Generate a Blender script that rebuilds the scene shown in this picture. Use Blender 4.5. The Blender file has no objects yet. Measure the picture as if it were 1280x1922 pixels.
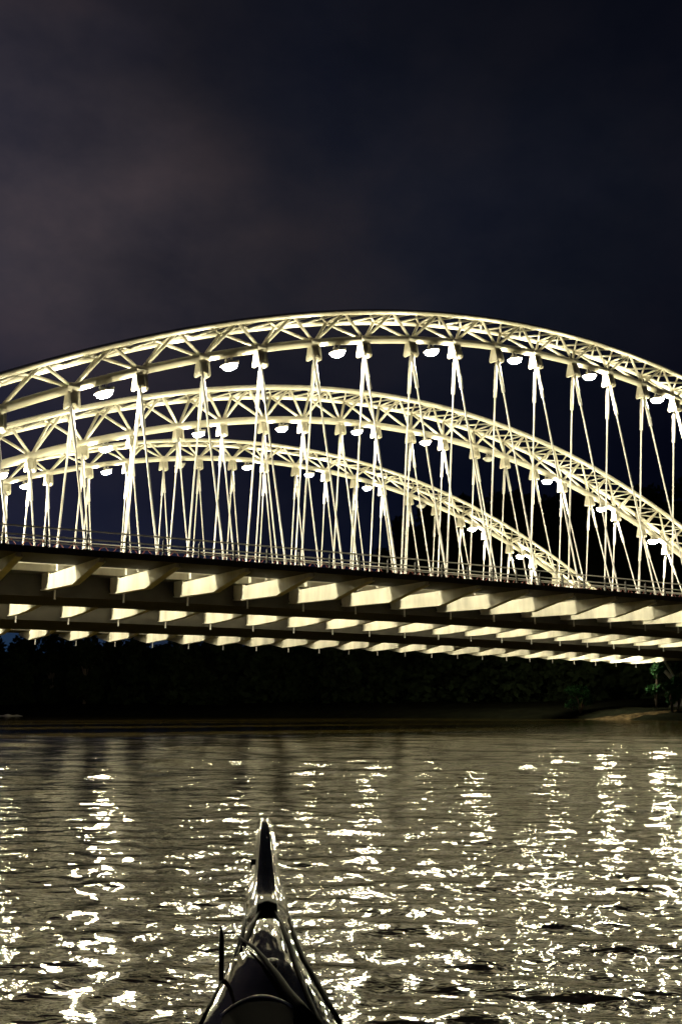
import bpy, math, random
import numpy as np
from mathutils import Vector, Matrix, noise as mnoise

random.seed(7)
rng = np.random.default_rng(7)
SC = bpy.context.scene
COL = SC.collection
R = math.radians

# ------------------------------------------------------------------ camera
HC = 1.6                                   # eye height above the water
YAW, PITCH, FPX = 0.5791, 0.18925, 1939.06
cam_data = bpy.data.cameras.new('camera')
cam = bpy.data.objects.new('camera', cam_data)
COL.objects.link(cam)
cam.location = (0, 0, HC)
cam.rotation_euler = (math.pi / 2 + PITCH, 0, -YAW)
cam_data.sensor_fit = 'HORIZONTAL'
cam_data.sensor_width = 36
cam_data.lens = FPX / 1280 * 36
cam_data.clip_start = 0.1
cam_data.clip_end = 6000
SC.camera = cam
SC.render.resolution_x, SC.render.resolution_y = 681, 1024

SC.view_settings.view_transform = 'Standard'
SC.view_settings.look = 'None'
SC.view_settings.exposure = 0
SC.view_settings.gamma = 1
SC.render.engine = 'CYCLES'
SC.cycles.use_denoising = True
SC.cycles.caustics_reflective = False
SC.cycles.caustics_refractive = False
SC.cycles.max_bounces = 5
SC.cycles.diffuse_bounces = 3
SC.cycles.glossy_bounces = 3
SC.cycles.sample_clamp_indirect = 6


# ------------------------------------------------------------------ world: cloudy night sky
CP_, SP_ = math.cos(PITCH), math.sin(PITCH)


def build_world():
    w = bpy.data.worlds.new('World')
    SC.world = w
    w.use_nodes = True
    nt = w.node_tree
    nt.nodes.clear()
    N, L = nt.nodes.new, nt.links.new
    out = N('ShaderNodeOutputWorld')
    bg = N('ShaderNodeBackground')
    tc = N('ShaderNodeTexCoord')

    def dot(vec):
        n = N('ShaderNodeVectorMath'); n.operation = 'DOT_PRODUCT'
        n.inputs[1].default_value = vec
        L(tc.outputs['Generated'], n.inputs[0])
        return n.outputs['Value']
    side = dot((math.cos(YAW), -math.sin(YAW), 0))       # towards the right bank
    up = dot((0, 0, 1))

    nz = N('ShaderNodeTexNoise'); nz.inputs['Scale'].default_value = 2.6
    nz.inputs['Detail'].default_value = 5; nz.inputs['Roughness'].default_value = .55
    mp = N('ShaderNodeMapping'); mp.inputs['Scale'].default_value = (1, 1, 1.7)
    mp.inputs['Location'].default_value = (3.1, 0.4, 1.2)
    L(tc.outputs['Generated'], mp.inputs['Vector']); L(mp.outputs[0], nz.inputs['Vector'])

    def math_(op, a, b, clamp=False):
        n = N('ShaderNodeMath'); n.operation = op; n.use_clamp = clamp
        for i, v in enumerate((a, b)):
            if isinstance(v, (int, float)): n.inputs[i].default_value = v
            else: L(v, n.inputs[i])
        return n.outputs[0]
    wob = math_('MULTIPLY', math_('SUBTRACT', nz.outputs['Fac'], .5), .42)
    s2 = math_('ADD', side, wob)
    r1 = N('ShaderNodeValToRGB')                         # town glow on cloud, left to right
    fac = math_('MULTIPLY_ADD', s2, 1.0)
    fac.node.inputs[2].default_value = .5
    L(fac, r1.inputs[0])
    e = r1.color_ramp.elements
    e[0].position, e[0].color = .10, (.034, .031, .044, 1)
    e[1].position, e[1].color = .82, (.0040, .0047, .0088, 1)
    for p, c in ((.25, (.037, .031, .038, 1)), (.40, (.0180, .0165, .0210, 1)), (.53, (.0105, .0115, .0180, 1)), (.66, (.0062, .0074, .0122, 1))):
        x = e.new(p); x.color = c
    r2 = N('ShaderNodeValToRGB')                         # darker towards the zenith and close to the hills
    L(up, r2.inputs[0])
    e = r2.color_ramp.elements
    e[0].position, e[0].color = .02, (.75, .85, 1.1, 1)
    e[1].position, e[1].color = .72, (.32, .34, .42, 1)
    for p, c in ((.14, (.30, .42, .72, 1)), (.22, (.36, .44, .68, 1)), (.30, (.62, .66, .78, 1)), (.38, (1, 1, 1, 1)), (.47, (.95, .95, .97, 1))):
        x = e.new(p); x.color = c
    mul = N('ShaderNodeMix'); mul.data_type = 'RGBA'; mul.blend_type = 'MULTIPLY'
    mul.inputs[0].default_value = 1
    L(r1.outputs[0], mul.inputs[6]); L(r2.outputs[0], mul.inputs[7])
    # warm and cool cloud patches
    n2 = N('ShaderNodeTexNoise'); n2.inputs['Scale'].default_value = 6.5; n2.inputs['Detail'].default_value = 6
    n2.inputs['Roughness'].default_value = .58
    m2 = N('ShaderNodeMapping'); m2.inputs['Location'].default_value = (.7, 2.2, .3); m2.inputs['Scale'].default_value = (1, 1, 1.5)
    L(tc.outputs['Generated'], m2.inputs['Vector']); L(m2.outputs[0], n2.inputs['Vector'])
    r3 = N('ShaderNodeValToRGB'); L(n2.outputs['Fac'], r3.inputs[0])
    e = r3.color_ramp.elements
    e[0].position, e[0].color = .30, (.62, .70, .86, 1)
    e[1].position, e[1].color = .68, (1.28, 1.16, 1.12, 1)
    x = e.new(.5); x.color = (.92, .94, 1.0, 1)
    mu2 = N('ShaderNodeMix'); mu2.data_type = 'RGBA'; mu2.blend_type = 'MULTIPLY'; mu2.inputs[0].default_value = 1
    L(mul.outputs[2], mu2.inputs[6]); L(r3.outputs[0], mu2.inputs[7])
    mul = mu2
    # cloud lit from the town below, upper left of the bridge
    glows = mul.outputs[2]
    for (gx, gy), w_, amp, tint in (((235, 440), .014, .26, (1.0, .72, .74)), ((30, 320), .016, .08, (.85, .86, 1.1))):
        xx, yy = (gx - 640) / FPX, -(gy - 961) / FPX
        fw, uu = CP_ - yy * SP_, SP_ + yy * CP_
        dv = Vector((xx * math.cos(YAW) + fw * math.sin(YAW), -xx * math.sin(YAW) + fw * math.cos(YAW), uu)).normalized()
        mr = N('ShaderNodeMapRange'); mr.interpolation_type = 'SMOOTHSTEP'
        mr.inputs[1].default_value = 1 - w_; mr.inputs[2].default_value = 1.0
        L(dot(dv), mr.inputs[0])
        k_ = math_('MULTIPLY', mr.outputs[0], math_('MULTIPLY', n2.outputs['Fac'], amp * 1.6))
        ad = N('ShaderNodeMix'); ad.data_type = 'RGBA'; ad.blend_type = 'ADD'
        L(k_, ad.inputs[0]); L(glows, ad.inputs[6]); ad.inputs[7].default_value = (.045 * tint[0], .045 * tint[1], .045 * tint[2], 1)
        glows = ad.outputs[2]
    # last blue of dusk low over the river, upstream
    rb = N('ShaderNodeMapRange'); rb.inputs[1].default_value = .15; rb.inputs[2].default_value = .03
    rb.interpolation_type = 'SMOOTHSTEP'
    L(up, rb.inputs[0])
    rs = N('ShaderNodeMapRange'); rs.inputs[1].default_value = .05; rs.inputs[2].default_value = -.30
    L(side, rs.inputs[0])
    bl = math_('MULTIPLY', rb.outputs[0], rs.outputs[0])
    mx = N('ShaderNodeMix'); mx.data_type = 'RGBA'
    L(bl, mx.inputs[0]); L(glows, mx.inputs[6])
    mx.inputs[7].default_value = (.0105, .030, .068, 1)
    L(mx.outputs[2], bg.inputs['Color'])
    bg.inputs['Strength'].default_value = 1.0
    L(bg.outputs[0], out.inputs[0])


build_world()

# light levels of the bridge's own lamps (watts)
P_LAMP_DOWN = 10000
P_LAMP_SPILL = 4500
P_FLOOD = 11500
WARM = (1.0, .905, .57)
WHITE = (1.0, .925, .66)


# ------------------------------------------------------------------ materials
def mat(name, col, rough=.6, metal=0.0, spec=.5, var=.0, scale=1.0, bump=0.0, coat=0.0, emit=None, streak=None, detail=6):
    m = bpy.data.materials.new(name)
    m.use_nodes = True
    nt = m.node_tree
    b = nt.nodes['Principled BSDF']
    b.inputs['Base Color'].default_value = (*col, 1)
    b.inputs['Roughness'].default_value = rough
    b.inputs['Metallic'].default_value = metal
    b.inputs['Specular IOR Level'].default_value = spec
    b.inputs['Coat Weight'].default_value = coat
    N, L = nt.nodes.new, nt.links.new
    if var or bump:
        tc = N('ShaderNodeTexCoord')
        mp = N('ShaderNodeMapping')
        if streak: mp.inputs['Scale'].default_value = streak
        L(tc.outputs['Object'], mp.inputs[0])
        nz = N('ShaderNodeTexNoise')
        nz.inputs['Scale'].default_value = scale
        nz.inputs['Detail'].default_value = detail
        nz.inputs['Roughness'].default_value = .6
        L(mp.outputs[0], nz.inputs['Vector'])
        if var:
            rp = N('ShaderNodeValToRGB')
            rp.color_ramp.elements[0].position = .3
            rp.color_ramp.elements[1].position = .7
            rp.color_ramp.elements[0].color = (*[c * (1 - var) for c in col], 1)
            rp.color_ramp.elements[1].color = (*[min(1, c * (1 + var * .4)) for c in col], 1)
            L(nz.outputs['Fac'], rp.inputs[0]); L(rp.outputs[0], b.inputs['Base Color'])
        if bump:
            bp = N('ShaderNodeBump'); bp.inputs['Strength'].default_value = bump
            bp.inputs['Distance'].default_value = .02
            L(nz.outputs['Fac'], bp.inputs['Height']); L(bp.outputs[0], b.inputs['Normal'])
    if emit:
        b.inputs['Emission Color'].default_value = (*emit[0], 1)
        b.inputs['Emission Strength'].default_value = emit[1]
    return m


M = dict(
    steel=mat('cream_steel_paint', (.78, .74, .60), .45, var=.16, scale=.35, streak=(1, 1, .35)),
    cable=mat('white_cable_sheath', (.58, .56, .54), .4, var=.08, scale=.5),
    beam=mat('pale_beam_paint', (.74, .71, .60), .55, var=.38, scale=.55, streak=(1, 1, .2)),
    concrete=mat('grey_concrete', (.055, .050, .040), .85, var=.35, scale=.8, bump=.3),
    rail=mat('galvanised_rail', (.74, .71, .64), .4, metal=0, var=.1, scale=2),
    post=mat('unlit_post_black', (.05, .05, .05), .5, var=.2, scale=3),  # near black: the posts' unlit river side is put into the colour
    red=mat('red_barrier_paint', (.34, .09, .08), .5, var=.25, scale=2),
    asphalt=mat('asphalt', (.05, .05, .05), .9, var=.3, scale=2),
    housing=mat('lamp_housing_paint', (.55, .53, .47), .4, var=.1, scale=3),
    glass_on=mat('lit_lamp_glass', (.9, .9, .85), .3, emit=((1.0, .90, .58), 800)),
    glass_off=mat('unlit_lamp_glass', (.5, .5, .45), .15),
    lens=mat('floodlight_lens', (.9, .9, .85), .3, emit=((1.0, .93, .72), 8)),
    bark=mat('bark', (.07, .05, .035), .9, var=.4, scale=2, bump=.4),
    leaf_dark=mat('dark_leaves', (.012, .018, .008), .9, spec=.0, var=.4, scale=.3),
    leaf_green=mat('green_leaves', (.022, .065, .022), .8, spec=.05, var=.4, scale=.6),
    hill=mat('wooded_ground', (.015, .02, .01), .95, spec=.0, var=.4, scale=.05),
    soil=mat('sandy_bank', (.045, .033, .018), 1.0, spec=.0, var=.9, scale=.9, bump=.8),
    sand=mat('pale_sand', (.62, .58, .48), .8, var=.2, scale=.4, bump=.4),
    lacquer=mat('dark_lacquered_wood', (.016, .012, .008), .30, spec=.2, var=.6, scale=2, bump=.12, coat=.0, streak=(5, .6, 3), detail=2),
    stem=mat('smooth_black_lacquer', (.012, .009, .006), .09, var=.5, scale=1.4, bump=.10, streak=(6, 1.2, 3), detail=1.5),
    lacquer_top=mat('worn_lacquered_deck', (.030, .023, .014), .06, var=.7, scale=1.8, bump=1.0, coat=.0, streak=(4.5, .8, .5), detail=2.5),
    board=mat('dark_worn_board', (.012, .010, .008), .05, spec=.25, var=.8, scale=4, bump=.06),
    black=mat('black_paint', (.004, .004, .004), .5, spec=.02, var=.2, scale=4),
    iron=mat('bare_iron', (.35, .33, .30), .3, metal=1.0, var=.2, scale=8),
)


# ------------------------------------------------------------------ mesh helper
class MB:
    def __init__(s):
        s.v, s.f = [], []

    def add(s, vs, fs):
        o = len(s.v)
        s.v += [tuple(p) for p in vs]
        s.f += [tuple(i + o for i in f) for f in fs]
        return s

    def tube(s, path, r, n=8, cap=True):
        path = [Vector(p) for p in path]
        rr = r if isinstance(r, (list, tuple)) else [r] * len(path)
        vs, fs = [], []
        up = None
        for i, p in enumerate(path):
            d = (path[min(i + 1, len(path) - 1)] - path[max(i - 1, 0)]).normalized()
            if up is None:
                up = Vector((0, 0, 1)) if abs(d.z) < .9 else Vector((0, 1, 0))
            a = d.cross(up).normalized(); b = a.cross(d)
            for k in range(n):
                t = 2 * math.pi * k / n
                vs.append(p + (a * math.cos(t) + b * math.sin(t)) * rr[i])
        for i in range(len(path) - 1):
            for k in range(n):
                k2 = (k + 1) % n
                fs.append((i * n + k, i * n + k2, (i + 1) * n + k2, (i + 1) * n + k))
        if cap:
            fs.append(tuple(range(n))); fs.append(tuple(range((len(path) - 1) * n, len(path) * n))[::-1])
        return s.add(vs, fs)

    def prism(s, poly, ax, lo, hi):
        """closed polygon in the plane across axis ax ('x','y','z'), extruded lo..hi"""
        n = len(poly)
        def P(a, b, c):
            return {'x': (c, a, b), 'y': (a, c, b), 'z': (a, b, c)}[ax]
        vs = [P(a, b, lo) for a, b in poly] + [P(a, b, hi) for a, b in poly]
        fs = [tuple(range(n))[::-1], tuple(range(n, 2 * n))]
        fs += [(i, (i + 1) % n, n + (i + 1) % n, n + i) for i in range(n)]
        return s.add(vs, fs)

    def box(s, c, d, m=None):
        x, y, z = [k / 2 for k in d]
        vs = [Vector((i * x, j * y, k * z)) for i in (-1, 1) for j in (-1, 1) for k in (-1, 1)]
        if m is not None: vs = [m @ p for p in vs]
        vs = [p + Vector(c) for p in vs]
        return s.add(vs, [(0, 1, 3, 2), (4, 6, 7, 5), (0, 4, 5, 1), (2, 3, 7, 6), (0, 2, 6, 4), (1, 5, 7, 3)])

    def loft(s, loops, closed=True, cap=True):
        n = len(loops[0])
        vs = [p for l in loops for p in l]
        fs = []
        for i in range(len(loops) - 1):
            for k in range(n if closed else n - 1):
                k2 = (k + 1) % n
                fs.append((i * n + k, i * n + k2, (i + 1) * n + k2, (i + 1) * n + k))
        if cap and closed:
            fs.append(tuple(range(n))[::-1]); fs.append(tuple(range((len(loops) - 1) * n, len(loops) * n)))
        return s.add(vs, fs)

    def lathe(s, prof, c=(0, 0, 0), n=20, m=None):
        loops = []
        for r, z in prof:
            l = [Vector((r * math.cos(2 * math.pi * k / n), r * math.sin(2 * math.pi * k / n), z)) for k in range(n)]
            if m is not None: l = [m @ p for p in l]
            loops.append([p + Vector(c) for p in l])
        return s.loft(loops)

    def build(s, name, m, parent=None, smooth=False, **props):
        me = bpy.data.meshes.new(name)
        me.from_pydata(s.v, [], s.f)
        me.materials.append(m)
        if smooth:
            me.polygons.foreach_set('use_smooth', [True] * len(me.polygons))
        me.validate(); me.update()
        import bmesh
        bm = bmesh.new(); bm.from_mesh(me)
        bmesh.ops.recalc_face_normals(bm, faces=bm.faces)
        bm.to_mesh(me); bm.free()
        o = bpy.data.objects.new(name, me)
        COL.objects.link(o)
        if parent: o.parent = parent
        for k, v in props.items(): o[k] = v
        return o


def empty(name, loc, **props):
    o = bpy.data.objects.new(name, None)
    COL.objects.link(o)
    o.location = loc
    for k, v in props.items(): o[k] = v
    return o


def place(o, origin):
    """shift a mesh built in world space so that the object sits at its parent's origin"""
    o.data.transform(Matrix.Translation(-Vector(origin)))
    return o


CY, SY, CP, SP = math.cos(YAW), math.sin(YAW), math.cos(PITCH), math.sin(PITCH)


def in_view(p, margin=60):
    x = p[0] * CY - p[1] * SY; y = p[0] * SY + p[1] * CY; z = p[2] - HC
    d = y * CP + z * SP; u = -y * SP + z * CP
    if d <= 1: return False
    X = 640 + FPX * x / d; Y = 961 - FPX * u / d
    return -margin < X < 1280 + margin and -margin < Y < 1922 + margin


# ------------------------------------------------------------------ bridge geometry (all in units of one panel = 5 m)
S = 5.0
U0, UC, KK, HH = .4972, 14.3627, .0234, 6.7514
G2 = -.0006
ARCHES = [(13.804, 0.0), (19.136, -.185), (24.516, .042)]      # offset across, crown correction
UR = .3807 - .0                                                # first floor beam


def zc(u):                                                     # road camber
    return G2 * (u - UC) ** 2


def cross(v):                                                  # crossfall, highest in the middle
    return max(0, .085 * (1 - ((v - 19.3) / 5.2) ** 2))


def W(u, v, z):
    return Vector((u * S, v * S, z * S + HC))


def chord(u, a):
    return HH + ARCHES[a][1] - KK * (u - UC) ** 2


def deck_z(u, v):
    return 1.955 + zc(u) + cross(v)


bridge = empty('bridge', W(UC, 18, 0),
               label='long cream painted steel bridge with three lit truss arches over the dark river', category='bridge')
BO = bridge.location.copy()


def part(mb, name, m, parent=None, smooth=False, **props):
    o = mb.build(name, M[m], None, smooth, **props)
    if parent is None or parent is bridge:
        place(o, BO); o.parent = bridge
    else:                                                      # sub-part: the parent mesh sits at BO too
        place(o, BO); o.parent = parent
    return o


# ---- decks
UL, URT = -9, 44
stations = np.arange(UL, URT + .5, 1.0)


def sweep(poly, name, m, parent=None, u0=UL, u1=URT, crossfall=True, **props):
    us = np.arange(u0, u1 + .01, 1.0)
    mb = MB()
    mb.loft([[W(u, v, z + zc(u) + (cross(v) if crossfall else 0)) for v, z in poly] for u in us])
    return part(mb, name, m, parent, **props)


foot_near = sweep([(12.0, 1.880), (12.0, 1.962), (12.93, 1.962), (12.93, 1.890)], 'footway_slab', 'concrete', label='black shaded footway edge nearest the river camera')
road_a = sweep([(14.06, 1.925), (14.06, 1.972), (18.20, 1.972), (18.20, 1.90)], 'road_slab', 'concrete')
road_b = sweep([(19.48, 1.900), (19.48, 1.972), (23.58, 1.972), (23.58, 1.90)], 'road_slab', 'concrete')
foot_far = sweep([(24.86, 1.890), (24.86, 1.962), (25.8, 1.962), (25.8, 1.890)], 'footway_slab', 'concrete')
sweep([(14.2, 1.976), (14.2, 1.980), (18.1, 1.980), (18.1, 1.976)], 'roadway', 'asphalt', road_a)
sweep([(19.6, 1.976), (19.6, 1.980), (23.5, 1.980), (23.5, 1.976)], 'roadway', 'asphalt', road_b)
for v0, sg in ((14.0, 1), (18.262, -1), (19.418, 1), (23.642, -1)):
    kerb = [(v0, 1.93), (v0, 2.02), (v0 - .018 * sg, 2.022), (v0 - .018 * sg, 2.04), (v0, 2.042), (v0, 2.13), (v0 + .058 * sg, 2.13), (v0 + .058 * sg, 1.93)]
    sweep(kerb, 'edge_girder', 'beam', road_a if v0 < 19 else road_b)
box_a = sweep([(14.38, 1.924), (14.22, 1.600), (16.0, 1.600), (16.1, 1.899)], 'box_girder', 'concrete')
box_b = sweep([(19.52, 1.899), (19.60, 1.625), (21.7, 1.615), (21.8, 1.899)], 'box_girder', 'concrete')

# ---- floor beams, one row under each gap
rows = [
    ([(12.02, 1.878), (12.02, 1.838), (12.93, 1.655), (14.13, 1.690), (14.30, 1.70), (14.30, 1.920), (14.02, 1.920), (13.98, 1.885), (12.95, 1.882)], 'near gap'),
    ([(16.15, 1.897), (16.15, 1.86), (17.2, 1.80), (18.26, 1.700), (18.9, 1.672), (19.50, 1.690), (19.50, 1.897)], 'middle gap'),
    ([(21.86, 1.897), (21.86, 1.86), (22.6, 1.81), (23.64, 1.690), (24.85, 1.688), (25.75, 1.845), (25.75, 1.888)], 'far gap'),
]
for r, (poly, _) in enumerate(rows):
    for m_ in range(-3, 36):
        u = UR + m_
        vm = poly[3][0]
        if r == 2 and u > 28.4: continue
        p = W(u, vm, 1.75)
        if not in_view(p, 120 if r == 0 else 60): continue
        mb = MB()
        pts = [(v * S, (z + zc(u) + cross(v)) * S + HC) for v, z in poly]
        mb.prism(pts, 'x', u * S - .13, u * S + .13)
        # bottom flange, a little wider than the web
        for (v1, z1), (v2, z2) in zip(poly[1:], poly[2:]):
            if z2 > 1.86 or v2 <= v1: break
            a = W(u, v1, z1 + zc(u) + cross(v1)); b = W(u, v2, z2 + zc(u) + cross(v2))
            mb.add([a + Vector((-.24, 0, 0)), a + Vector((.24, 0, 0)), b + Vector((.24, 0, 0)), b + Vector((-.24, 0, 0)),
                    a + Vector((-.24, 0, -.07)), a + Vector((.24, 0, -.07)), b + Vector((.24, 0, -.07)), b + Vector((-.24, 0, -.07))],
                   [(0, 1, 2, 3), (4, 7, 6, 5), (0, 4, 5, 1), (1, 5, 6, 2), (2, 6, 7, 3), (3, 7, 4, 0)])
        fb = part(mb, 'floor_beam', 'beam')
        # drain pipe below the inner corner
        vi = {0: 14.05, 1: 19.42, 2: 24.78}[r]
        zb = 1.69 + zc(u) + cross(vi)
        q = W(u, vi, zb) + Vector((.45, 0, 0))
        dp = MB().tube([q + Vector((0, 0, .15)), q + Vector((0, 0, -.62))], .065, 8)
        dp.tube([q + Vector((0, 0, -.62)), q + Vector((0, 0, -.68))], .085, 8)
        part(dp, 'drain_pipe', 'cable', fb, smooth=False)
        if r == 0:                                             # anchor block beside the road slab
            part(MB().box(W(u + .1, 13.94, 1.985 + zc(u)), (.34, .42, .48)), 'anchor_block', 'beam', fb)

# ---- railings
def railing(v, u0, u1, zbase, name, post_m, step, h, rails, limit, label=None):
    us = np.arange(u0, u1 + .01, .5)
    mb = MB()
    for hz, rad in rails:
        mb.tube([W(u, v, zbase + zc(u) + cross(v)) + Vector((0, 0, hz)) for u in us], rad, 6)
    kw = dict(label=label) if label else {}
    rl = part(mb, name, 'rail', **kw)
    n = 0
    for u in np.arange(u0 + .2, u1, step):
        p = W(u, v, zbase + zc(u) + cross(v))
        if not in_view(p, 20) or n >= limit: continue
        n += 1
        pb = MB().box(p + Vector((0, .05, h / 2)), (.10, .16, h))
        pb.box(p + Vector((0, .05, .03)), (.22, .26, .06))
        pb.tube([p + Vector((0, 0, h - .02)), p + Vector((0, -.02, rails[0][0]))], .03, 6)
        part(pb, 'post', post_m, rl)
    return rl


railing(12.05, -3, 36, 1.962, 'railing', 'post', .5, .98, [(1.18, .05), (.66, .05), (.28, .035)], 72, 'thin railing with dark posts along the near footway edge')
railing(25.72, 2, 36, 1.962, 'railing', 'post', 2.0, .98, [(1.18, .038), (.66, .038)], 20)
# red lattice guard between the near footway and the cables
us = np.arange(-2, 34, .1)
mb = MB()
for k, u in enumerate(us[:-1]):
    za, zb_ = (.42, 1.02) if k % 2 == 0 else (1.02, .42)
    mb.tube([W(u, 12.84, 1.962 + zc(u)) + Vector((0, 0, za)), W(us[k + 1], 12.84, 1.962 + zc(u)) + Vector((0, 0, zb_))], .035, 5)
guard = part(mb, 'guard_lattice', 'red', label='low red zigzag guard behind the near railing')
mb = MB()
for hz in (.40, 1.05):
    mb.tube([W(u, 12.84, 1.962 + zc(u)) + Vector((0, 0, hz)) for u in np.arange(-2, 34.1, .5)], .045, 6)
part(mb, 'guard_rail', 'rail', guard)

# ---- arches
TRUSS = [(-.15, .43, .46), (-.24, .60, .68), (-.15, .43, .46)]       # top chords: near offset, far offset, height; the middle truss is the deepest


def top_h(u, a):
    return TRUSS[a][2] * min(1, max(.12, (14.9 - abs(u - UC)) / 2.4))


def low_pt(u, a):
    return W(u, ARCHES[a][0], chord(u, a))


def top_pt(u, a, side):
    return W(u, ARCHES[a][0] + TRUSS[a][0 if side < 0 else 1], chord(u, a) + top_h(u, a))


NAMES = ['nearest', 'middle', 'farthest']
arch_obj = []
diag_list, cable_list, gusset_list = [], [], []
for a in range(3):
    us = np.arange(-2.4, 31.3, .25)
    mb = MB().tube([low_pt(u, a) for u in us], .38 if a == 1 else .33, 14)
    ao = part(mb, 'arch', 'steel', smooth=True,
              label=['large nearest arch, highest in the picture', 'middle arch, seen through the hangers of the nearest',
                     'farthest and lowest arch, coming down behind the deck at right'][a])
    arch_obj.append(ao)
    ut = np.arange(-.15, 28.95, .25)
    for sd in (-1, 1):
        part(MB().tube([top_pt(u, a, sd) for u in ut], .29 if a == 1 else .24, 12), 'top_chord', 'steel', ao, smooth=True)
    # lacing between the two top chords
    mb = MB()
    for j in range(0, 28):
        un = U0 + j + .5
        if un > 28.2: continue
        for d in (.5, -.5):
            mb.tube([top_pt(un, a, -1), top_pt(un + d, a, 1)], .10, 6)
            mb.tube([top_pt(un, a, 1), top_pt(un + d, a, -1)], .10, 6)
        mb.tube([top_pt(un, a, -1), top_pt(un, a, 1)], .10, 6)
    part(mb, 'lacing', 'steel', ao, smooth=True)
    for j in range(0, 29):
        un = U0 + j
        if un > 28.6: continue
        lo = low_pt(un, a)
        for d in (.5, -.5):
            for sd in (-1, 1):
                ue = un + d
                if ue < -.1 or ue > 28.8: continue
                diag_list.append((a, lo, top_pt(ue, a, sd)))
        # gusset: a pair of tapering hanger plates
        dz = deck_z(un, ARCHES[a][0])
        room = (chord(un, a) - dz) * S
        if room < 2.2: continue
        hgt = 1.35
        gusset_list.append((a, un, lo, hgt))
        slot = lo + Vector((0, 0, -hgt + .12))
        for sgn, vd in ((-1, 12.93 if a == 0 else ARCHES[a][0] - .90), (1, ARCHES[a][0] + .40)):
            if a == 0 and sgn < 0: vd = 12.90
            end = W(un, vd, deck_z(un, vd) - .0)
            st = slot + Vector((-.18 if sgn < 0 else .18, .30 * sgn, 0))
            cable_list.append((a, st, end))


def capped(lst, key, make, name, m, smooth=True, cap=100, margin=40):
    """nearest `cap` seen members as parts, the rest as one stuff part per arch"""
    seen = [x for x in lst if in_view(key(x), margin)]
    seen.sort(key=lambda x: (key(x) - cam.location).length)
    keep = seen[:cap]
    ids = set(map(id, keep))
    for x in keep:
        mb = MB(); make(mb, x)
        part(mb, name, m, arch_obj[x[0]], smooth)
    rest = MB()
    for x in lst:
        if id(x) not in ids: make(rest, x)
    if rest.v:
        part(rest, name, m, bridge, smooth, kind='stuff')


def mk_diag(mb, x):
    mb.tube([x[1], x[2]], .145 if x[0] == 1 else .13, 8)


def mk_cable(mb, x):
    _, st, en = x
    L_ = (en - st).length
    d = (en - st).normalized()
    sl = min(3.6, L_ * .3)
    mb.tube([st, st + d * .5, st + d * .55, st + d * (sl - .1), st + d * sl, en - d * 1.2, en - d * 1.15, en],
            [.11, .11, .155, .155, .078, .078, .11, .11], 8)


def mk_gusset(mb, x):
    a, un, lo, hgt = x
    for du, t in ((-.36, .09), (.36, .09)):
        poly = [(lo.y - .24, lo.z - .2), (lo.y + .24, lo.z - .2), (lo.y + .56, lo.z - hgt), (lo.y + .48, lo.z - hgt - .18),
                (lo.y - .48, lo.z - hgt - .18), (lo.y - .56, lo.z - hgt)]
        mb.prism(poly, 'x', lo.x + du - t, lo.x + du + t)
    mb.prism([(lo.y - .10, lo.z - .28), (lo.y + .10, lo.z - .28), (lo.y + .14, lo.z - hgt + .1), (lo.y - .14, lo.z - hgt + .1)], 'x', lo.x - .27, lo.x + .27)
    mb.tube([lo + Vector((-.5, .28, -hgt + .12)), lo + Vector((.5, .28, -hgt + .12))], .12, 8)
    mb.tube([lo + Vector((-.5, -.28, -hgt + .12)), lo + Vector((.5, -.28, -hgt + .12))], .12, 8)
    mb.tube([lo + Vector((-.42, 0, 0)), lo + Vector((.42, 0, 0))], .37, 14)


capped(diag_list, lambda x: (x[1] + x[2]) / 2, mk_diag, 'web_diagonal', 'steel')
capped(cable_list, lambda x: x[1] * .7 + x[2] * .3, mk_cable, 'hanger_cable', 'cable')
capped(gusset_list, lambda x: x[2], mk_gusset, 'hanger_plate', 'steel', False)

# concrete knuckle and pier under each arch foot
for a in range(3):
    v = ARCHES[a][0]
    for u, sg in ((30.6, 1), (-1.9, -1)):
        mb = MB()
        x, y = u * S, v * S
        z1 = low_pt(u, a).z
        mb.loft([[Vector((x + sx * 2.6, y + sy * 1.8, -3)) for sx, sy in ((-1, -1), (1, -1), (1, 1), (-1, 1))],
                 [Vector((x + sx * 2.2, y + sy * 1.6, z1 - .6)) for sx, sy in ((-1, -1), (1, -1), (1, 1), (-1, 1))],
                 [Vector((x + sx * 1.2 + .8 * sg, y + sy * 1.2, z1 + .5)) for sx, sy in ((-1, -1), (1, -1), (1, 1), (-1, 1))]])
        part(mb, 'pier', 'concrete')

# ---- floodlights on the deck that wash the arches from below
flood_n = 0
for a in range(3):
    v = ARCHES[a][0]
    for j in range(1, 28, 2):
        u = UR + j
        vb = v - .55
        base = W(u, vb, 1.900 + zc(u) + cross(vb))
        aim = W(u + .1, v + .1, chord(u, a) + .2)
        d = aim - base
        dist = d.length
        if dist < 4.5: continue
        q = d.to_track_quat('Z', 'Y').to_matrix()
        fb = MB().box(base + Vector((0, 0, .10)), (.3, .3, .2))
        fb.box(base + Vector((0, 0, .38)), (.5, .4, .34), q)
        fo = part(fb, 'floodlight', 'housing')
        part(MB().box(base + Vector((0, 0, .38)) + q @ Vector((0, 0, .18)), (.42, .32, .02), q), 'lens', 'lens', fo)
        ld = bpy.data.lights.new('flood_beam', 'SPOT')
        ld.energy = P_FLOOD * (max(dist, 9) / 20) ** 1.6
        ld.color = WARM
        ld.spot_size = R(min(120, 2 * math.degrees(math.atan2(10, dist)) + 20)); ld.spot_blend = .7
        ld.shadow_soft_size = .12
        lo_ = bpy.data.objects.new('flood_beam', ld); COL.objects.link(lo_)
        lo_.rotation_euler = d.to_track_quat('-Z', 'Y').to_euler()
        lo_.parent = fo
        lo_.location = base + Vector((0, 0, .38)) + q @ Vector((0, 0, .26)) - BO

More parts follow.
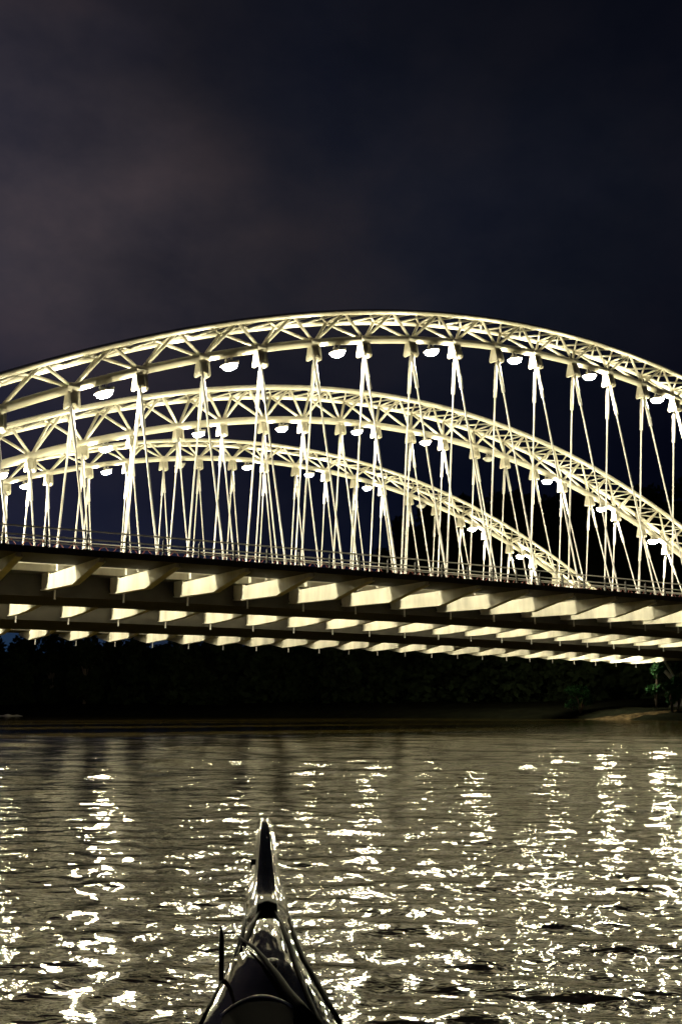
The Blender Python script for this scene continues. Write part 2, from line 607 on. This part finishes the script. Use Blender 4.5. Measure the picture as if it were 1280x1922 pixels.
# ------------------------------------------------------------------ lamps hung under the arches
ORD = ['first', 'second', 'third', 'fourth', 'fifth', 'sixth', 'seventh', 'eighth', 'ninth', 'tenth', 'eleventh', 'twelfth']


def lamp(a, u, lit, label, visible):
    c = low_pt(u, a)
    base = c + Vector((0, 0, -.33))
    root = empty('hanging_lamp', base, label=label, category='lamp', group='lamps hung under the bridge arches')
    slope = math.atan(-2 * KK * (u - UC))
    m = (Matrix.Rotation(-slope * .5 - R(6), 3, 'Y')).to_3x3()

    def P(mb, name, mm, parent=root, smooth=False):
        o = mb.build(name, M[mm], None, smooth)
        o.parent = parent
        return o
    br = MB().box((-.22, 0, -.12), (.10, .14, .34)).box((.22, 0, -.12), (.10, .14, .34)).box((0, 0, -.30), (.66, .30, .10))
    P(br, 'bracket', 'housing')
    cz = Vector((0, 0, -.52))
    ho = MB().lathe([(.0, .24), (.20, .22), (.34, .10), (.72, -.06), (.74, -.12), (.70, -.14), (.1, -.02)], cz, 24, m)
    ho.box(cz + m @ Vector((.50, 0, .13)), (.62, .42, .14), m)
    P(ho, 'lamp_shade', 'housing', smooth=True)
    gl = MB().lathe([(.02, -.11), (.57, -.13), (.59, -.24), (.53, -.36), (.36, -.47), (.16, -.52), (.02, -.53)], cz, 24, m)
    P(gl, 'lamp_glass', 'glass_on' if lit else 'glass_off', smooth=True)
    if lit:
        ld = bpy.data.lights.new('lamp_beam', 'SPOT')
        ld.energy = P_LAMP_DOWN; ld.color = WHITE
        ld.spot_size = R(132); ld.spot_blend = .5; ld.shadow_soft_size = .5
        lo_ = bpy.data.objects.new('lamp_beam', ld); COL.objects.link(lo_)
        lo_.parent = root; lo_.location = cz + Vector((0, 0, -.74))
        lo_.rotation_euler = (0, R(-6), 0)
        ld = bpy.data.lights.new('lamp_spill', 'SPOT'); ld.spot_size = R(165); ld.spot_blend = .4
        ld.energy = P_LAMP_SPILL; ld.color = WHITE; ld.shadow_soft_size = .35
        lo_ = bpy.data.objects.new('lamp_spill', ld); COL.objects.link(lo_)
        lo_.parent = root; lo_.location = cz + Vector((.0, 0, -1.1)); lo_.rotation_euler = (math.pi, 0, 0)
    return root


OFF = {(1, 17), (2, 11), (2, 19)}
for a in range(3):
    seen = []
    for j in range(1, 28, 2):
        u = U0 + j - .55
        if (chord(u, a) - deck_z(u, ARCHES[a][0])) * S < 2.6: continue
        p = low_pt(u, a) + Vector((0, 0, -.9))
        v = in_view(p, 30)
        if v or (p - cam.location).length < 140: seen.append((j, u, v))
    k = 0
    ko = 0
    for j, u, v in seen:
        lit = (a, j) not in OFF
        if not v:
            lab = 'glowing lamp under the %s arch, beyond the edge of the picture' % NAMES[a]
        elif lit:
            lab = 'glowing lamp under the %s arch, %s lit one from the left' % (NAMES[a], ORD[k]); k += 1
        else:
            lab = {(1, 17): 'unlit grey lamp under the middle arch', (2, 11): 'unlit grey lamp under the farthest arch, high near its crown',
                   (2, 19): 'unlit grey lamp under the farthest arch, on its falling right side'}[(a, j)]
        lamp(a, u, lit, lab, v)


# ------------------------------------------------------------------ water
def build_water():
    # fan-shaped grid about the eye: fine ahead, coarse beyond, one sheet to the horizon
    rs = [0.0]
    r = 1.2
    while r < 90:
        rs.append(r); r *= 1.0075
    while r < 4000:
        rs.append(r); r *= 1.22
    rs.append(5000)
    th = np.concatenate([np.linspace(-180, -32, 24)[:-1], np.linspace(-32, 32, 400), np.linspace(32, 180, 24)[1:]])
    th = np.radians(th) + YAW
    rr = np.array(rs)
    Rg, Tg = np.meshgrid(rr, th, indexing='ij')
    X = Rg * np.sin(Tg); Y = Rg * np.cos(Tg)
    Z = np.zeros_like(X)
    g = np.random.default_rng(3)
    for i in range(46):
        lam = 0.32 * (1.105 ** i) * g.uniform(.9, 1.1)           # 0.3 .. 28 m
        if lam > 9: break
        ang = g.normal(YAW + .08, .42 if i > 12 else .58)
        kx, ky = math.sin(ang) * 2 * math.pi / lam, math.cos(ang) * 2 * math.pi / lam
        far = np.clip((Rg - 13) / 16, 0, 1)
        slope = .030 * (1.0 if lam < .8 else (.8 / lam) ** (2.2 - 1.75 * far))
        amp = slope * lam / (2 * math.pi)
        ph = g.uniform(0, 6.28)
        q = kx * X + ky * Y + ph
        # waves only where the grid resolves them, gusts make calmer and rougher patches
        fade = np.clip((lam / (Rg * .0075 * 3.0 + 1e-6)) - .6, 0, 1)
        Z += amp * fade * np.sin(q + .6 * np.sin(q * .37 + ph * 2) + .9 * np.sin(.31 * X * g.uniform(.5, 1) + .27 * Y * g.uniform(.5, 1) + ph))
    edge = np.clip((32 - np.abs(np.degrees(Tg - YAW))) / 3, 0, 1) * np.clip((80 - Rg) / 25, 0, 1)
    Z *= edge
    ni, nj = X.shape
    vs = np.stack([X, Y, Z], -1).reshape(-1, 3)
    idx = np.arange(ni * nj).reshape(ni, nj)
    q = np.stack([idx[:-1, :-1], idx[:-1, 1:], idx[1:, 1:], idx[1:, :-1]], -1).reshape(-1, 4)
    me = bpy.data.meshes.new('water')
    me.vertices.add(len(vs)); me.vertices.foreach_set('co', vs.ravel())
    me.loops.add(q.size); me.loops.foreach_set('vertex_index', q[:, ::-1].ravel().astype(np.int32))
    me.polygons.add(len(q))
    me.polygons.foreach_set('loop_start', np.arange(0, q.size, 4, dtype=np.int32))
    me.polygons.foreach_set('loop_total', np.full(len(q), 4, np.int32))
    me.polygons.foreach_set('use_smooth', np.ones(len(q), bool))
    me.update(); me.validate()
    m = bpy.data.materials.new('river_water'); m.use_nodes = True
    nt = m.node_tree; b = nt.nodes['Principled BSDF']
    b.inputs['Base Color'].default_value = (.034, .025, .005, 1)
    b.inputs['Roughness'].default_value = .062
    b.inputs['IOR'].default_value = 1.333
    b.inputs['Specular Tint'].default_value = (1, .90, .66, 1)
    N, L = nt.nodes.new, nt.links.new
    tc = N('ShaderNodeTexCoord')
    prev = None
    turn = N('ShaderNodeMapping'); turn.inputs['Rotation'].default_value = (0, 0, YAW + .1)
    L(tc.outputs['Object'], turn.inputs[0])
    for sc, dist, det in ((.9, .012, 1), (2.6, .010, 2), (6.0, .0085, 2), (13.0, .0018, 1)):
        mp = N('ShaderNodeMapping')
        mp.inputs['Scale'].default_value = (.7, 1.2, 1)
        L(turn.outputs[0], mp.inputs[0])
        nz = N('ShaderNodeTexNoise'); nz.inputs['Scale'].default_value = sc; nz.inputs['Detail'].default_value = det
        nz.inputs['Roughness'].default_value = .5; nz.inputs['Distortion'].default_value = .4
        L(mp.outputs[0], nz.inputs['Vector'])
        bp = N('ShaderNodeBump'); bp.inputs['Strength'].default_value = 1
        bp.inputs['Distance'].default_value = dist
        L(nz.outputs['Fac'], bp.inputs['Height'])
        if prev: L(prev, bp.inputs['Normal'])
        prev = bp.outputs[0]
    L(prev, b.inputs['Normal'])
    me.materials.append(m)
    o = bpy.data.objects.new('water', me); COL.objects.link(o)
    o['kind'] = 'structure'


build_water()

# ------------------------------------------------------------------ far bank and wooded hill
BANK = [(138, -260), (137, -60), (136, 60), (134.5, 108), (131, 128), (126, 150), (116, 190), (99, 235), (76, 274), (30, 306), (-70, 335), (-320, 365)]


M['bank_soil'] = mat('dark_overgrown_bank', (.006, .0065, .004), 1.0, spec=.0, var=.5, scale=.5, bump=.8)


def bank():
    pts = []
    for (x0, y0), (x1, y1) in zip(BANK, BANK[1:]):
        n = max(2, int(math.hypot(x1 - x0, y1 - y0) / 3))
        for k in range(n): pts.append((x0 + (x1 - x0) * k / n, y0 + (y1 - y0) * k / n))
    loops = []
    ds = [-4, 0, 1.5, 3, 5, 8, 12, 18, 30, 60, 130, 300, 700, 1600, 3000]
    hs = [-1.2, -.05, .45, .9, 1.35, 1.7, 1.9, 2.3, 3, 4, 5, 6, 8, 8, 8]
    for i, (x, y) in enumerate(pts):
        a = pts[max(0, i - 6)]; b = pts[min(len(pts) - 1, i + 6)]
        t = Vector((b[0] - a[0], b[1] - a[1], 0)).normalized()
        n = Vector((t.y, -t.x, 0))
        row = []
        for d, h in zip(ds, hs):
            p = Vector((x, y, 0)) + n * d
            w = mnoise.noise(Vector((p.x * .11, p.y * .11, 3))) * .55 + mnoise.noise(Vector((p.x * .4, p.y * .4, 1))) * .18
            row.append(Vector((p.x, p.y, h + (w if d > .5 else 0))))
        loops.append(row)
    MB().loft(loops, closed=False, cap=False).build('bank', M['bank_soil'], smooth=True, kind='structure')


bank()


def ray_pt(px, D, z):
    x = (px - 640) / FPX * D
    return Vector((x * CY + D * SY, -x * SY + D * CY, z))


def spit():
    # low sandy mound in front of the right bank
    vs, fs = [], []
    n1, n2 = 40, 14
    for i in range(n1):
        t = i / (n1 - 1)
        for k in range(n2):
            s = k / (n2 - 1)
            c = ray_pt(1085 + 260 * t, 176 - 6 * t, 0)
            dirn = Vector((SY, CY, 0))
            p = c + dirn * (s - .5) * (3 + 11 * t)
            h = math.sin(math.pi * min(1, max(0, s))) * (.25 + 1.5 * math.sin(math.pi * min(1, t * 1.1) * .62) ** 1.3)
            h += .25 * mnoise.noise(Vector((p.x * .35, p.y * .35, 0))) + .10 * mnoise.noise(Vector((p.x * 1.1, p.y * 1.1, 5)))
            vs.append(Vector((p.x, p.y, h - .22)))
    for i in range(n1 - 1):
        for k in range(n2 - 1):
            fs.append((i * n2 + k, i * n2 + k + 1, (i + 1) * n2 + k + 1, (i + 1) * n2 + k))
    MB().add(vs, fs).build('shore', M['soil'], smooth=True, kind='structure')


spit()
# pale sand bar showing at the far waterline, upstream
vs, fs = [], []
for i in range(24):
    t = i / 23
    c = ray_pt(2 + 52 * t, 262 + 2 * math.sin(t * 9), 0)
    w = (.2 + .9 * math.sin(math.pi * t)) * (1 + .35 * math.sin(t * 17))
    for s, h in ((-1.6, -.05), (-.5, .16), (0, .26), (.6, .2), (1.8, -.05)):
        vs.append(c + Vector((SY, CY, 0)) * s * w + Vector((0, 0, h * w * 1.4)))
for i in range(23):
    for k in range(4): fs.append((i * 5 + k, i * 5 + k + 1, i * 5 + k + 6, i * 5 + k + 5))
MB().add(vs, fs).build('sand', M['sand'], smooth=True, kind='structure')


def hill():
    prof = [(-2600, 16), (-500, 18), (0, 20), (560, 22), (640, 30), (690, 48), (735, 62), (780, 74), (880, 77), (1000, 79), (1300, 84), (2600, 80), (5200, 50)]
    pxs = [p[0] for p in prof]; hts = [p[1] for p in prof]
    loops = []
    crest = []
    for th in np.radians(np.arange(-60, 75, .7)):
        px = 640 + math.tan(max(-1.2, min(1.2, th))) * FPX
        H = np.interp(px, pxs, hts)
        row = []
        for D, f in ((300, -.12), (330, .10), (355, .45), (385, .85), (410, 1.0), (470, .95), (620, .5), (900, .2)):
            r = D / max(.45, math.cos(th))
            x, y = math.sin(th) * r, math.cos(th) * r
            p = Vector((x * CY + y * SY, -x * SY + y * CY, 0))
            p.z = H * f + 5 * f * mnoise.noise(p * .02) + 2 * f * mnoise.noise(p * .07)
            row.append(p)
        loops.append(row)
        crest.append(th)
    MB().loft(loops, closed=False, cap=False).build('hills', M['hill'], smooth=True, kind='structure')
    return loops


hl = hill()


def leaf_cards(centers, size, up_bias=.2, g=rng):
    n = len(centers)
    a = g.normal(size=(n, 3)); a /= np.linalg.norm(a, axis=1)[:, None]
    b = g.normal(size=(n, 3)); b -= (a * b).sum(1)[:, None] * a; b /= np.linalg.norm(b, axis=1)[:, None]
    sz = (size * g.uniform(.6, 1.3, n))[:, None]
    a *= sz; b *= sz * .6
    c = np.asarray(centers)
    v = np.stack([c - a, c - b * .9, c + a, c + b], 1).reshape(-1, 3)
    f = np.arange(n * 4).reshape(n, 4)
    return v, f


def cards_obj(name, v, f, m, parent=None, **props):
    me = bpy.data.meshes.new(name)
    me.vertices.add(len(v)); me.vertices.foreach_set('co', v.astype(np.float32).ravel())
    me.loops.add(f.size); me.loops.foreach_set('vertex_index', f.ravel().astype(np.int32))
    me.polygons.add(len(f))
    me.polygons.foreach_set('loop_start', np.arange(0, f.size, 4, dtype=np.int32))
    me.polygons.foreach_set('loop_total', np.full(len(f), 4, np.int32))
    me.update(); me.materials.append(M[m])
    o = bpy.data.objects.new(name, me); COL.objects.link(o)
    if parent: o.parent = parent
    for k, x in props.items(): o[k] = x
    return o


def clump_points(n, blobs, g):
    out = []
    for (cx, cy, cz, rx, rz) in blobs:
        k = max(10, int(n * rx * rx * rz / sum(b[3] ** 2 * b[4] for b in blobs)))
        d = g.normal(size=(k, 3)); d /= np.linalg.norm(d, axis=1)[:, None]
        r = g.uniform(.35, 1.08, k) ** .6
        out.append(np.stack([cx + d[:, 0] * r * rx, cy + d[:, 1] * r * rx, cz + d[:, 2] * r * rz], 1))
    return np.concatenate(out)


def tree(base, H, spread, label, seed, n=9000, leaf='leaf_dark', size=.62, group=None, name='tree'):
    g = np.random.default_rng(seed)
    kw = dict(label=label, category='tree')
    if group: kw['group'] = group
    root = empty(name, base, **kw)
    mb = MB()
    tr = H * .028
    mb.tube([(0, 0, -.5), (.1, .05, H * .2), (-.1, .1, H * .45), (.05, 0, H * .75)], [tr, tr * .8, tr * .55, tr * .2], 8)
    blobs = []
    for k in range(15):
        an = g.uniform(0, 6.28); rad = spread * g.uniform(.15, .72); z = H * g.uniform(.42, .86)
        rb = spread * g.uniform(.24, .42)
        c = (math.cos(an) * rad, math.sin(an) * rad, z)
        blobs.append((*c, rb, rb * .72))
        mb.tube([(0, 0, H * g.uniform(.25, .45)), (c[0] * .5, c[1] * .5, z * .8), c], [tr * .4, tr * .25, tr * .08], 6)
    blobs.append((0, 0, H * .86, spread * .4, H * .12))
    for k in range(5):
        blobs.append((g.uniform(-.4, .4) * spread, g.uniform(-.4, .4) * spread, H * g.uniform(.12, .35), spread * .42, H * .14))
    mb.build('trunk', M['bark'], root, True)
    v, f = leaf_cards(clump_points(n, blobs, g), size, g=g)
    cards_obj('crown', v, f, leaf, root)
    return root


GT = 'trees on the far bank at left'
tree(ray_pt(40, 306, 1.0), 18.6, 7.2, 'dark tree standing alone at the left edge against the blue sky', 11, group=GT)
tree(ray_pt(107, 312, 1.2), 16.8, 4.6, 'lower dark tree between the lone left tree and the wood', 12, group=GT)
tree(ray_pt(166, 300, 1.2), 20.5, 6.6, 'tall dark tree at the left end of the black wood', 13, group=GT)

# the black far wood that reads as one mass
g = np.random.default_rng(21)
blobs = []
for row in hl:
    for k in range(3, 6):
        for q in range(2):
            p = row[k] + Vector((g.uniform(-3, 3), g.uniform(-3, 3), g.uniform(0, 3)))
            if not in_view(p, 250): continue
            rb = g.uniform(2.6, 5.2)
            blobs.append((p.x, p.y, p.z + rb * .3, rb, rb * g.uniform(.8, 1.2)))
for px in np.arange(205, 1500, 16):
    D = np.interp(px, [205, 700, 1000, 1500], [300, 265, 235, 215]) + g.uniform(-8, 12)
    Ht = np.interp(px, [205, 700, 1500], [19, 21, 20]) * g.uniform(.75, 1.1)
    for k in range(10):
        p = ray_pt(px + g.uniform(-14, 14), D + g.uniform(-4, 4), Ht * g.uniform(.15, .95))
        rb = g.uniform(1.8, 3.4)
        blobs.append((p.x, p.y, p.z, rb, rb))
pts = clump_points(70000, blobs, g)
v, f = leaf_cards(pts, 1.15, g=g)
cards_obj('far_wood', v, f, 'leaf_dark', kind='stuff', label='black wooded hillside beyond the river and the bridge', category='wood')


# shrubs and a banana-like plant by the arch foot on the right bank
def shrub(px, D, z0, H, spread, label, seed, n=900, name='shrub', leaf='leaf_green', size=.32):
    g = np.random.default_rng(seed)
    root = empty(name, ray_pt(px, D, z0), label=label, category='shrub')
    mb = MB(); blobs = []
    for k in range(7):
        an = g.uniform(0, 6.28); rad = spread * g.uniform(.1, .7); z = H * g.uniform(.3, .9)
        c = (math.cos(an) * rad, math.sin(an) * rad, z)
        mb.tube([(0, 0, -.3), (c[0] * .4, c[1] * .4, z * .6), c], [.12, .08, .03], 6)
        blobs.append((*c, spread * g.uniform(.25, .5), spread * .35))
    mb.build('stem', M['bark'], root, True)
    v, f = leaf_cards(clump_points(n, blobs, g), size, g=g)
    cards_obj('foliage', v, f, leaf, root)


shrub(1222, 176, 2, 9.5, 2.2, 'tall green shrub against the foot of the farthest arch', 31)
shrub(1262, 174, 2, 7.5, 2.4, 'broad green shrub at the right edge under the deck', 32)
shrub(1250, 170, 1.6, 4.6, 1.8, 'low green bush on the sand below the tall shrubs', 33, 600)
shrub(1082, 182, 1.2, 4.5, 2.8, 'dim rounded bush behind the tip of the sandy shore', 34, 700)

# support frame of the approach deck by the arch foot
fr = empty('support_frame', ray_pt(1272, 179, 1.8), label='grey steel support frame beside the arch foot at right', category='support')
def lp(px, D, z): return ray_pt(px, D, z) - fr.location
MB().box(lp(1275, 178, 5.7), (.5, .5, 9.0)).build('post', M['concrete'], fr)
MB().tube([lp(1236, 178, 10.2), lp(1330, 178, 10.1)], .38, 6).build('cross_beam', M['beam'], fr)
MB().tube([lp(1240, 178, 10.0), lp(1274, 178, 4.4)], .2, 6).build('brace', M['beam'], fr)

# ------------------------------------------------------------------ boat the photo is taken from
AX = YAW - R(4.13)
boat = empty('wooden_boat', (0, 0, 0), label='slender dark lacquered wooden boat whose raised prow points at the bridge', category='boat')
boat.rotation_euler = (0, 0, -AX)


def BL(s, t, z): return Vector((s, t, z))


ST = [  # distance ahead, half width, sheer height, keel height
    (7.34, .020, .855, .80), (7.31, .034, .885, .76), (7.22, .041, .885, .70), (7.0, .048, .830, .58), (6.8, .056, .780, .47), (6.6, .066, .722, .36),
    (6.4, .080, .668, .25), (6.15, .098, .606, .14), (5.84, .092, .567, .04), (5.6, .108, .556, .0), (5.4, .124, .543, -.04), (5.23, .138, .523, -.08), (5.0, .162, .488, -.12),
    (4.85, .195, .462, -.15), (4.7, .222, .436, -.17), (4.55, .252, .410, -.19), (4.4, .280, .384, -.21), (4.0, .35, .32, -.23), (3.4, .43, .26, -.25), (2.6, .50, .25, -.27), (1.4, .55, .30, -.28), (0, .56, .36, -.28),
    (-1.4, .52, .46, -.26), (-2.6, .40, .52, -.15), (-3.4, .22, .62, .02), (-3.9, .05, .78, .5)]
def cen(t): return .085 - .0105 * t if t > 2 else .064
loops = []
ST = [(t, w * (1.2 if t > 5.8 else 1.1 if t > 5.5 else 1), a_, b_) for t, w, a_, b_ in ST]
for t, w, zs, zk in ST:
    c = cen(t)
    dep = zs - zk
    L_ = []
    for fx, fz in ((-1, 1), (-.97, .80), (-.80, .45), (-.45, .15), (0, 0), (.45, .15), (.80, .45), (.97, .80), (1, 1)):
        x = fx * w * (1.12 if 0.3 < abs(fx) < .99 and t < 5.6 else 1)
        z = zk + dep * fz - (w * .55 if abs(fx) > .96 and t > 5.9 else 0) * (1 if fz == 1 else .4)
        L_.append(BL(c + x, t, z))
    loops.append(L_)
hull = MB()
hull.loft(loops, closed=False, cap=False)
hull.build('hull', M['lacquer'], boat, True)
# top of the stem and foredeck: raised centre, falling to the gunwales
dl = []
for t, w, zs, zk in ST[:20]:
    c = cen(t)
    k = min(1, max(0, (6.1 - t) / .6))
    drop = w * .55 if t > 5.9 else 0
    hi = .012 + .05 * k * min(1, w / .2)
    row = []
    for fx in (-1, -.93, -.75, -.52, -.42, -.2, 0, .2, .42, .52, .75, .93, 1):
        a = abs(fx)
        horn = zs if a <= .45 else zs - drop * ((a - .45) / .55)
        deck = zs + hi * (1 - a * a) - .012
        row.append(BL(c + fx * w, t, horn * (1 - k) + deck * k + (0 if a < 1 else 0)))
    dl.append(row)
i0 = [i for i, q in enumerate(ST[:20]) if q[0] <= 5.6][0]
MB().loft(dl[:i0 + 1], closed=False, cap=False).build('stem_top', M['stem'], boat, True)
deck = MB().loft(dl[i0:], closed=False, cap=False).build('foredeck', M['lacquer_top'], boat, True)


def deck_at(s, t):
    """height of the foredeck at side offset s, distance t"""
    for (t1, w1, z1, k1), (t0, w0, z0, k0) in zip(ST, ST[1:]):
        if t0 <= t <= t1:
            q = (t - t0) / (t1 - t0)
            w = w0 + (w1 - w0) * q; zs = z0 + (z1 - z0) * q
            k = min(1, max(0, (6.1 - t) / .6)); a = min(1, abs((s - cen(t)) / w))
            hi = .012 + .05 * k * min(1, w / .2)
            drop = w * .55 if t > 5.9 else 0
            horn = zs if a <= .45 else zs - drop * ((a - .45) / .55)
            return horn * (1 - k) + (zs + hi * (1 - a * a) - .012) * k
    return .47


def strip(pts, w, h, name, m):
    """a batten lying on the deck along (s,t) points"""
    loops = []
    for i, (s, t) in enumerate(pts):
        a = pts[max(0, i - 1)]; b = pts[min(len(pts) - 1, i + 1)]
        d = Vector((b[0] - a[0], b[1] - a[1])).normalized(); n = Vector((-d.y, d.x))
        z = deck_at(s, t)
        loops.append([BL(s + n.x * w * e, t + n.y * w * e, z + hh) for e, hh in ((-1, -.01), (-1, h), (-.6, h + .006), (.6, h + .006), (1, h), (1, -.01))])
    return MB().loft(loops).build(name, M[m], boat, True)


def gun(side):
    return [(cen(t) + side * w * .985, t) for t, w, zs, zk in ST if 4.2 < t < 5.7]


for sd in (-1, 1):
    strip(gun(sd), .008, .008, 'gunwale_rail', 'black')
strip([(.062, 5.60), (.099, 5.35), (.132, 5.10), (.157, 4.83), (.187, 4.58), (.226, 4.34), (.25, 4.2)], .007, .010, 'deck_batten', 'black')
strip([(-.010, 5.60), (-.052, 5.36), (-.078, 5.18), (-.094, 5.06)], .009, .010, 'deck_batten', 'black')
# breakwater across the foot of the stem
bw = MB()
zb = deck_at(.02, 5.63)
bw.loft([[BL(.025 + s, t, zb + h) for s, h in ((-.058, -.03), (-.05, .035), (0, .05), (.05, .035), (.058, -.03))] for t in (5.61, 5.67, 5.78)])
bw.build('breakwater', M['black'], boat, True)
# ring bolt
rb = MB()
cr = Vector((.046, 4.83, deck_at(.046, 4.83) + .004))
rb.tube([cr + Vector((.022 * math.cos(a), .022 * math.sin(a), .006)) for a in np.linspace(0, 2 * math.pi, 17)], .006, 6, cap=False)
rb.lathe([(.012, -.01), (.012, .01), (.005, .014)], cr, 10)
rb.build('ring_bolt', M['iron'], boat, True)
# wooden nub on the stem and thole pin at the left gunwale
MB().box((-.050, 6.63, .675), (.05, .05, .055)).build('cleat', M['black'], boat)
pn = MB()
pn.tube([BL(-.172, 4.79, .42), BL(-.174, 4.79, .55), BL(-.174, 4.79, .63), BL(-.180, 4.79, .672)], [.010, .012, .010, .004], 8)
pn.build('thole_pin', M['black'], boat, True)
# dark board filling the left side of the foredeck
pl = MB()
lft, rgt = [], []
for s_, t_ in [(-.117, 5.25), (-.072, 5.08), (-.026, 4.93), (.015, 4.78), (.066, 4.61), (.107, 4.46), (.151, 4.34), (.20, 4.2)]:
    w_ = np.interp(-t_, [-q[0] for q in ST], [q[1] for q in ST])
    l_ = cen(t_) - w_ * .985
    row = []
    for q in np.linspace(0, 1, 7):
        x_ = l_ + (s_ - l_) * q
        row.append(BL(x_, t_, deck_at(x_, t_) + .010 + .004 * math.sin(q * 9 + t_ * 4)))
    lft.append(row)
pl.loft(lft, closed=False, cap=False)
pl.build('side_board', M['board'], boat, True)
# cockpit coaming at the bottom edge, and a black sheet standing in for shade in the opening
cm = MB()
arc = []
for q in np.linspace(0, 1, 17):
    s_, t_ = -.150 + .275 * q, 4.335 + .10 * math.sin(math.pi * q) ** .8
    arc.append(BL(s_, t_, deck_at(s_, t_) + .030))
cm.tube(arc, .010, 8)
cm.build('coaming', M['iron'], boat, True)
hl_ = MB()
top = [p + Vector((0, -.012, .004)) for p in arc]
hl_.add(top + [BL(.125, 3.7, .29), BL(-.150, 3.7, .29)], [tuple(range(len(top) + 2))])
hl_.build('opening_shade_sheet', M['black'], boat)
for sgn in (0,):
    fl = MB().box((.06, 0, .05), (.7, 5.5, .04)); fl.build('floor_board', M['lacquer'], boat)

# pole lying across the left half of the foredeck
def dk(s, t, up=.0): return BL(s, t, deck_at(s, t) + up)
pole = empty('boat_pole', (0, 0, 0), label='thin dark pole lying slantwise across the left side of the foredeck', category='pole')
pole.rotation_euler = boat.rotation_euler
pp = [(-.117, 5.25), (-.072, 5.08), (-.026, 4.93), (.015, 4.78), (.066, 4.61), (.107, 4.46), (.151, 4.34), (.20, 4.2)]
pr = [.004, .006, .008, .011, .015, .018, .021, .023]
MB().tube([dk(s, t, r + .022) for (s, t), r in zip(pp, pr)], pr, 10).build('shaft', M['black'], pole, True)
MB().tube([dk(-.130, 5.34, .034), dk(-.117, 5.25, .026)], [.002, .004], 8).build('tip', M['iron'], pole, True)
